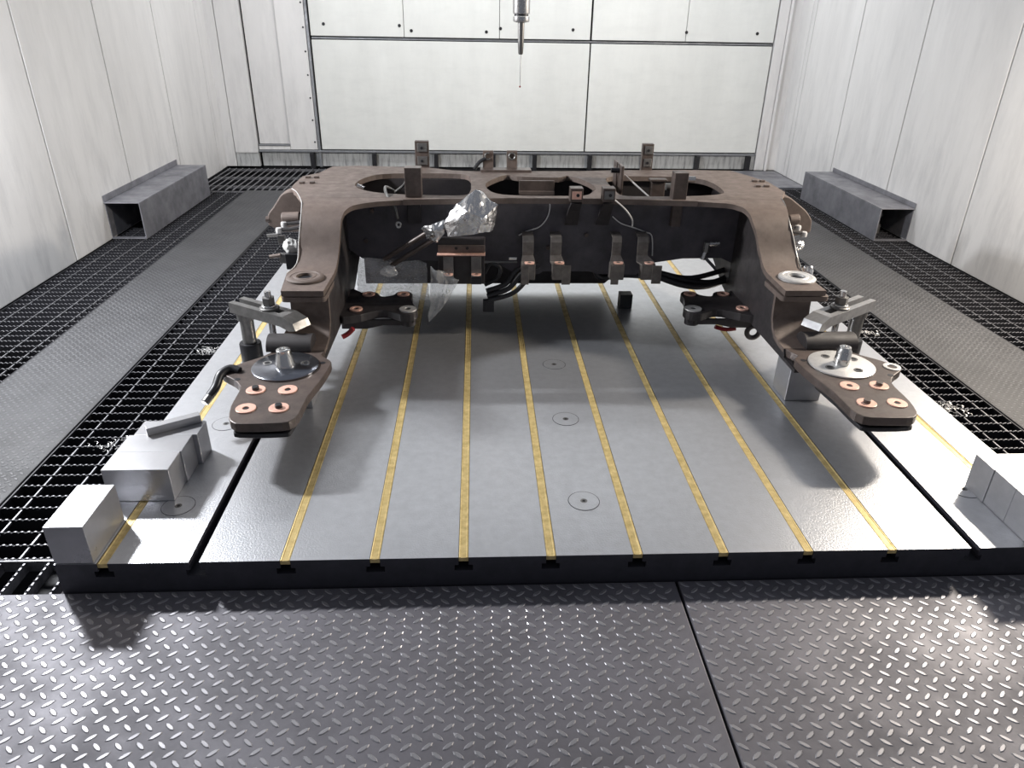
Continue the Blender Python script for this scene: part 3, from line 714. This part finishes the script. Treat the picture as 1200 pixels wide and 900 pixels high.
# hoses and fittings
def hose(pts, r, m='rubber', name='hose'):
    MB().tube(pts, r, 10).build(name, M[m], frame, smooth=True)
hose([atY(570, 341, 1.32), atY(592, 333, 1.32), atY(606, 317, 1.33), atY(626, 309, 1.34)], .010)
hose([atY(571, 347, 1.31), atY(596, 338, 1.31), atY(612, 320, 1.32), atY(632, 311, 1.33)], .010)
hose([atY(568, 334, 1.34), atY(583, 326, 1.34), atY(586, 314, 1.34), atY(575, 309, 1.34), atY(568, 320, 1.34)], .007)
hose([atY(572, 352, 1.30), atY(602, 343, 1.30), atY(622, 322, 1.31)], .009)
pbox('hose_clamp', 566, 579, 352, 366, 1.30, .02, 'black')
MB().tube([atY(568, 307, 1.34), atY(606, 307, 1.34)], .004, 8, 1).build('stay_rod', M['steel'], frame)
pbox('rod_nut', 596, 606, 301.5, 305, 1.335, .012, 'bright')
hose([atY(765, 318, 1.42), atY(800, 328, 1.42), atY(835, 331, 1.43), atY(862, 319, 1.45)], .013)
hose([atY(765, 322, 1.40), atY(800, 334, 1.40), atY(830, 335, 1.41), atY(864, 322, 1.44)], .012)
hose([atY(770, 319, 1.44), atY(810, 326, 1.44), atY(862, 312, 1.47)], .011)
hose([atY(697, 316, 1.42), atY(705, 325, 1.42), atY(730, 322, 1.42), atY(765, 324, 1.42)], .012)
f0 = MB().cyl(atY(823, 304, 1.36), atY(827, 294, 1.36), .010, n=14).build('elbow_fitting', M['bright'], frame, .001)
MB().cyl(atY(827, 295, 1.36), atY(829, 284, 1.36), .0125, n=6).build('fitting_nut', M['steel'], f0, .001)
MB().cyl(atY(829, 286, 1.36), atY(843, 285, 1.36), .009, n=14).build('fitting_end', M['bright'], f0, .001)
# earth cable with an eye at the left opening
cb = MB().tube([atY(462, 224, 1.48), atY(452, 219, 1.45), atY(453, 228, 1.36), atY(462, 241, 1.33), atY(466, 256, 1.33)], .0055, 8).build('earth_cable', M['steel'], frame, smooth=True)
e = at(467, 263.5, 1, 1.328); mb = MB()
mb.tube([(e[0]+.008*math.cos(2*math.pi*k/14), 1.328, e[2]+.009*math.sin(2*math.pi*k/14)) for k in range(15)], .004, 8, 1)
mb.build('cable_eye', M['bright'], cb, smooth=True)
MB().tube([atY(463, 225, 1.50), atY(472, 218, 1.46), atY(476, 212, 1.42)], .005, 8).build('earth_cable', M['steel'], frame, smooth=True)
MB().cyl(atY(418, 217, 1.5), atY(426, 221, 1.5), .008, n=10).build('cable_plug', M['bright'], frame)
# twin pipes leading to the foil-wrapped valve
for dx, dy in ((0, 0), (9, 7)):
    MB().tube([atY(500+dx, 273+dy, 1.24), atY(450+dx, 304+dy, 1.27)], .0085, 12, 1).build('pipe', M['footsteel'], frame, smooth=True)
# hinge lugs with pins outside each arm
def lug(pts, Y0, Y1, m='primer', name='hinge_lug'):
    P = [(at(x, y, 1, Y0)[0], at(x, y, 1, Y0)[2]) for x, y in pts]
    return MB().prism(round_poly(P, .012), 1, Y0, Y1).build(name, M[m], frame, .004)
lug([(329, 228), (338, 224), (351, 226), (356, 232), (356, 272), (330, 272), (314, 264), (313.5, 251), (320, 243)], 1.46, 1.53)
lg = MB().cyl(atY(331, 256, 1.42), atY(352, 255, 1.42), .022, n=20).build('hinge_pin', M['primer'], frame, .003)
MB().cyl(atY(312, 257, 1.47), atY(316, 257, 1.47), .012, n=12).build('grease_nipple', M['footsteel'], frame)
for (xa, ya), (xb, yb), Y in (((333, 262), (352, 261), 1.40), ((327, 269), (352, 267), 1.36)):
    MB().tube([atY(xa, ya, Y), atY((xa+xb)/2, ya-.5, Y), atY(xb, yb-1, Y)], .007, 8, 2).build('lever', M['primershade'], frame)
    p = at(xa, ya, 1, Y); MB().lathe((p[0], Y, p[2]), [(.012, -.012), (.013, 0), (.011, .006), (.004, .008)], 16).build('lever_end', M['ringwhite'], frame, smooth=True)
pbox('stub_post', 326, 333, 277, 286, 1.36, .02, 'steel'); pbox('stub_post', 328, 335, 298, 309, 1.30, .02, 'steel')
MB().cyl(atY(316, 301, 1.30), atY(329, 299, 1.30), .007, n=12).build('stub_pin', M['primer'], frame)
MB().cyl(atY(313, 276, 1.36), atY(326, 275, 1.36), .006, n=12).build('stub_pin', M['steel'], frame)
pbox('pouch_carrier', 336, 349, 298, 316, 1.24, .03, 'black')
lug([(917, 230), (926, 231), (945, 247), (952, 258), (950, 273), (930, 277), (917, 276)], 1.46, 1.53)
MB().cyl(atY(924, 258, 1.42), atY(936, 257, 1.42), .020, n=20).build('hinge_pin', M['primer'], frame, .003)
for (xa, ya), (xb, yb), Y in (((935, 266), (926, 267), 1.40), ((942, 273.5), (926, 271), 1.36)):
    MB().tube([atY(xa, ya, Y), atY(xb, yb, Y)], .007, 8, 1).build('lever', M['primershade'], frame)
    p = at(xa, ya, 1, Y); MB().lathe((p[0], Y, p[2]), [(.012, -.012), (.013, 0), (.011, .006), (.004, .008)], 16).build('lever_end', M['ringwhite'], frame, smooth=True)

# ------------------------------------------------------------------ crumpled wraps
def crumple(name, c, rad, m, label, cat, seed=0, amp=.25, outline=None, sub=3):
    bm = bmesh.new(); bmesh.ops.create_icosphere(bm, subdivisions=sub, radius=1)
    rnd = random.Random(seed)
    dirs = [Vector((rnd.gauss(0, 1), rnd.gauss(0, 1), rnd.gauss(0, 1))).normalized() for _ in range(16)]
    lim = [rnd.uniform(.72, 1.0) for _ in dirs]
    for v in bm.verts:
        d = v.co.normalized(); r = min([l/max(d.dot(k), .05) for k, l in zip(dirs, lim)]+[1.15])
        r *= 1+amp*.45*(noise.noise(d*3.2+Vector((seed, 0, 0))))+amp*.18*noise.noise(d*9+Vector((0, seed, 0)))
        co = d*r
        if outline: co = outline(co)
        v.co = Vector((co.x*rad[0], co.y*rad[1], co.z*rad[2]))
    me = bpy.data.meshes.new(name); bm.to_mesh(me); bm.free()
    o = link(name, me, M[m]); o.location = c
    return tag(o, label, cat) if label else o
def hull_wrap(name, pts, m, seed, amp):
    bm = bmesh.new()
    for p in pts: bm.verts.new(atY(*p))
    r = bmesh.ops.convex_hull(bm, input=bm.verts)
    bmesh.ops.delete(bm, geom=[v for v in bm.verts if not v.link_faces], context='VERTS')
    bmesh.ops.triangulate(bm, faces=bm.faces)
    for k in range(3):
        bmesh.ops.subdivide_edges(bm, edges=bm.edges[:], cuts=1, use_grid_fill=True); bmesh.ops.triangulate(bm, faces=bm.faces)
    bm.normal_update(); mv = []
    for v in bm.verts:
        d = noise.noise(v.co*15+Vector((seed, 0, 0)))*.7+abs(noise.noise(v.co*34+Vector((0, seed, 0))))*.8
        mv.append((v, v.normal*amp*(d-.35)))
    for v, d in mv: v.co += d
    me = bpy.data.meshes.new(name); bm.to_mesh(me); bm.free()
    return link(name, me, M[m])
fo = hull_wrap('foil_wrap', [(557, 222, 1.22), (564, 224, 1.23), (583, 240, 1.21), (578, 270, 1.19), (560, 274, 1.16), (524, 278, 1.19), (519, 262, 1.20), (534, 238, 1.20), (548, 248, 1.15), (566, 256, 1.145), (555, 262, 1.29), (570, 240, 1.28)], 'foil', 5, .008)
ft = thing('foil_wrapped_valve', atY(540, 278, 1.22), 'crumpled silver foil wrapped over a valve above the twin-foot console', 'foil wrap')
fo.parent = ft; fo.matrix_parent_inverse = Matrix.Translation(-Vector(ft.location))
f2 = hull_wrap('foil_tail', [(524, 256, 1.21), (522, 274, 1.20), (512, 284, 1.22), (499, 280, 1.24), (493, 268, 1.24), (504, 262, 1.21), (508, 272, 1.19), (510, 268, 1.27)], 'foil', 9, .012)
f2.parent = ft; f2.matrix_parent_inverse = Matrix.Translation(-Vector(ft.location))
crumple('foil_ball', atY(945, 321, 1.08), (.026, .02, .03), 'foil', 'small foil ball behind the bright ring seat of the right arm', 'foil wrap', 11, .5)
crumple('foil_scrap', atY(936, 287, 1.34), (.026, .018, .016), 'foil', 'small foil scrap tucked under the right hinge lug', 'foil wrap', 13, .5)
crumple('foil_scrap', atY(456, 318, 1.16), (.030, .02, .020), 'film', 'glassy crumpled film knot above the left pad bracket', 'plastic film', 17, .6)
crumple('film_pouch', atY(342, 288, 1.28), (.030, .025, .034), 'bag', 'milky plastic pouch hanging outside the left arm', 'plastic pouch', 21, .35)

def sheet(name, pts_grid, Y, amp, m, label, cat, seed):
    """hanging crumpled film from a grid of outline points"""
    nu, nv = 18, 14; (a, b, c, d) = pts_grid; vs = []; fs = []
    for j in range(nv+1):
        for i in range(nu+1):
            u, v = i/nu, j/nv
            x = (1-v)*((1-u)*a[0]+u*b[0])+v*((1-u)*d[0]+u*c[0]); y = (1-v)*((1-u)*a[1]+u*b[1])+v*((1-u)*d[1]+u*c[1])
            nn = noise.noise(Vector((u*3.1+seed, v*2.7, seed)))+.5*noise.noise(Vector((u*8+seed, v*7, 1)))
            p = at(x+2.5*noise.noise(Vector((v*4, seed, u))), y+2.5*noise.noise(Vector((u*4, seed+5, v))), 1, Y)
            vs.append((p[0], p[1]+amp*nn, p[2]))
    for j in range(nv):
        for i in range(nu): q = j*(nu+1)+i; fs.append((q, q+1, q+nu+2, q+nu+1))
    o = MB().add(vs, fs).build(name, M[m], None, smooth=True)
    s = o.modifiers.new('solid', 'SOLIDIFY'); s.thickness = .0006
    return tag(o, label, cat)
sheet('plastic_sheet', ((421, 302), (500, 308), (503, 352), (418, 342)), 1.36, .03, 'film', 'large smoky plastic film hanging behind the left pad bracket', 'plastic film', 3)
bg_ = sheet('plastic_bag', ((505, 312), (538, 328), (524, 354), (503, 378)), 1.20, .022, 'film', 'small pointed clear plastic bag hanging below the twin-foot console', 'plastic bag', 8)
for px, py in ((520, 347), (525, 341)):
    e = at(px, py, 1, 1.172); mb = MB()
    mb.tube([(e[0]+.006*math.cos(2*math.pi*k/14), 1.172, e[2]+.007*math.sin(2*math.pi*k/14)) for k in range(15)], .0012, 6, 1)
    mb.build('printed_ring', M['bag'], bg_)

# ------------------------------------------------------------------ strap clamps holding the frame
def clamp(base, tip, zt, label, m):
    bx, by = base; tx, ty = tip
    u = Vector((tx-bx, ty-by, 0)); L = u.length; u.normalize(); w = Vector((-u.y, u.x, 0))
    t = thing('strap_clamp', (bx, by, 0), label, 'clamp')
    MB().lathe((bx, by, 0), [(.036, .0005), (.036, .088), (.034, .092), (.031, .092)], 28).build('post_base', M['black'], t, smooth=True)
    MB().lathe((bx, by, 0), [(.0225, .0925), (.0225, zt-.062)], 28).build('post', M['steel'], t, smooth=True)
    MB().lathe((bx, by, 0), [(.029, zt-.0615), (.030, zt-.055), (.030, zt-.037), (.028, zt-.0355)], 28).build('post_collar', M['steel'], t, smooth=True)
    # strap: side profile along u, with a tapered nose, slotted in the middle
    o0 = Vector((bx, by, 0))-u*.035
    LL = L+.035
    prof = [(0, zt-.035), (0, zt), (LL-.055, zt), (LL-.010, zt-.014), (LL, zt-.036), (LL-.03, zt-.044), (LL-.07, zt-.035)]
    def bar(s0, s1, a, b):
        pf = [(min(max(p, a), b), z) for p, z in prof]
        vs = []
        for s in (s0, s1):
            vs += [o0+u*p+w*s+Vector((0, 0, z)) for p, z in pf]
        n = len(pf)
        return MB().add(vs, [tuple(range(n)), tuple(range(2*n-1, n-1, -1))]+[(i, i+n, (i+1) % n+n, (i+1) % n) for i in range(n)])
    mb = MB()
    for s0, s1 in ((-.033, -.0125), (.0125, .033)):
        b_ = bar(s0, s1, 0, LL); mb.add(b_.v, b_.f)
    b_ = MB()
    nose = [(LL-.085, zt-.035), (LL-.085, zt), (LL-.055, zt), (LL-.010, zt-.014), (LL, zt-.036), (LL-.03, zt-.044), (LL-.07, zt-.035)]
    n = len(nose); vs = []
    for s in (-.0125, .0125): vs += [o0+u*p+w*s+Vector((0, 0, z)) for p, z in nose]
    mb.add(vs, [tuple(range(n)), tuple(range(2*n-1, n-1, -1))]+[(i, i+n, (i+1) % n+n, (i+1) % n) for i in range(n)])
    mb.build('strap', M[m], t)
    c = Vector((bx, by, 0))+u*(L*.46)
    MB().lathe((c.x, c.y, zt), [(.031, .0003), (.031, .006), (.028, .008), (.012, .008)], 24).build('washer', M['steel'], t, smooth=True)
    MB().lathe((c.x, c.y, zt), [(.024, .0083), (.024, .013), (.0225, .0145), (.012, .0145)], 24).build('washer', M['bright'], t, smooth=True)
    MB().cyl((c.x, c.y, zt+.015), (c.x, c.y, zt+.040), .021, n=6).build('nut', M['steel'], t, .002)
    MB().cyl((c.x, c.y, .0), (c.x, c.y, zt+.060), .0105, n=18).build('stud', M['bright'], t, .002)
    return t
clamp((-.135, 1.000), (.085, .860), .238, 'grey strap clamp with black post pressing on the left arm', 'steel')
clamp((1.960, 1.010), (1.715, .845), .238, 'bright strap clamp pressing on the right arm', 'strap')
# half-round saddles under the clamp noses
for x0, x1, lab in ((-.02, .118, 'dark half-round saddle under the left strap clamp nose'), (1.690, 1.86, 'dark half-round saddle under the right strap clamp nose')):
    pf = [(.832+.045*math.cos(a), .1515+.040*math.sin(a)) for a in np.linspace(0, math.pi, 14)]
    o = MB().prism([(y, z) for y, z in pf], 0, x0, x1).build('half_round_saddle', M['primershade'], None, .001, smooth=True); tag(o, lab, 'saddle')
# supports below the frame
def support(name, x0, x1, y0, y1, z1, m, label):
    o = MB().box(x0, x1, y0, y1, .0005, z1).build(name, M[m], None, .002)
    return tag(o, label, 'support block')
support('riser_block', 1.622, 1.735, .722, .83, .111, 'block', 'grey steel riser block under the right front foot')
support('riser_block', .03, .125, .70, .82, .100, 'block', 'steel riser block under the left front foot')
b0 = at(733, 362, 2, 0)
support('riser_block', b0[0]-.026, b0[0]+.026, b0[1], b0[1]+.05, .062, 'black', 'small black block on the table under the middle of the cross beam')

# ------------------------------------------------------------------ swarf on the gratings
def swarf(cx, cy, n, sp, label, seed):
    rnd = random.Random(seed); mb = MB()
    for _ in range(n):
        x, y = rnd.gauss(cx, sp), rnd.gauss(cy, sp*.7); r = rnd.uniform(.003, .008); a0 = rnd.uniform(0, 6.28); z = FZ+rnd.uniform(.0, .004)
        mb.tube([(x+r*math.cos(a0+k), y+r*math.sin(a0+k), z+.0015*k) for k in range(4)], .0008, 4, 1)
    o = mb.build('metal_swarf', M['ringwhite']); tag(o, label, 'swarf', None, 'stuff')
swarf(-.40, 1.30, 60, .022, 'pale swarf curls on the left grating near the arm clamp', 1)
swarf(-.47, .62, 45, .03, 'scattered swarf curls on the left grating beside the blocks', 2)
swarf(2.23, .80, 80, .03, 'pale swarf pile on the right grating beside the table', 3)
swarf(2.26, 1.45, 50, .03, 'scattered swarf curls on the right grating by the clamp', 4)
swarf(-.38, .17, 30, .02, 'few swarf curls on the front left grating by the single block', 5)
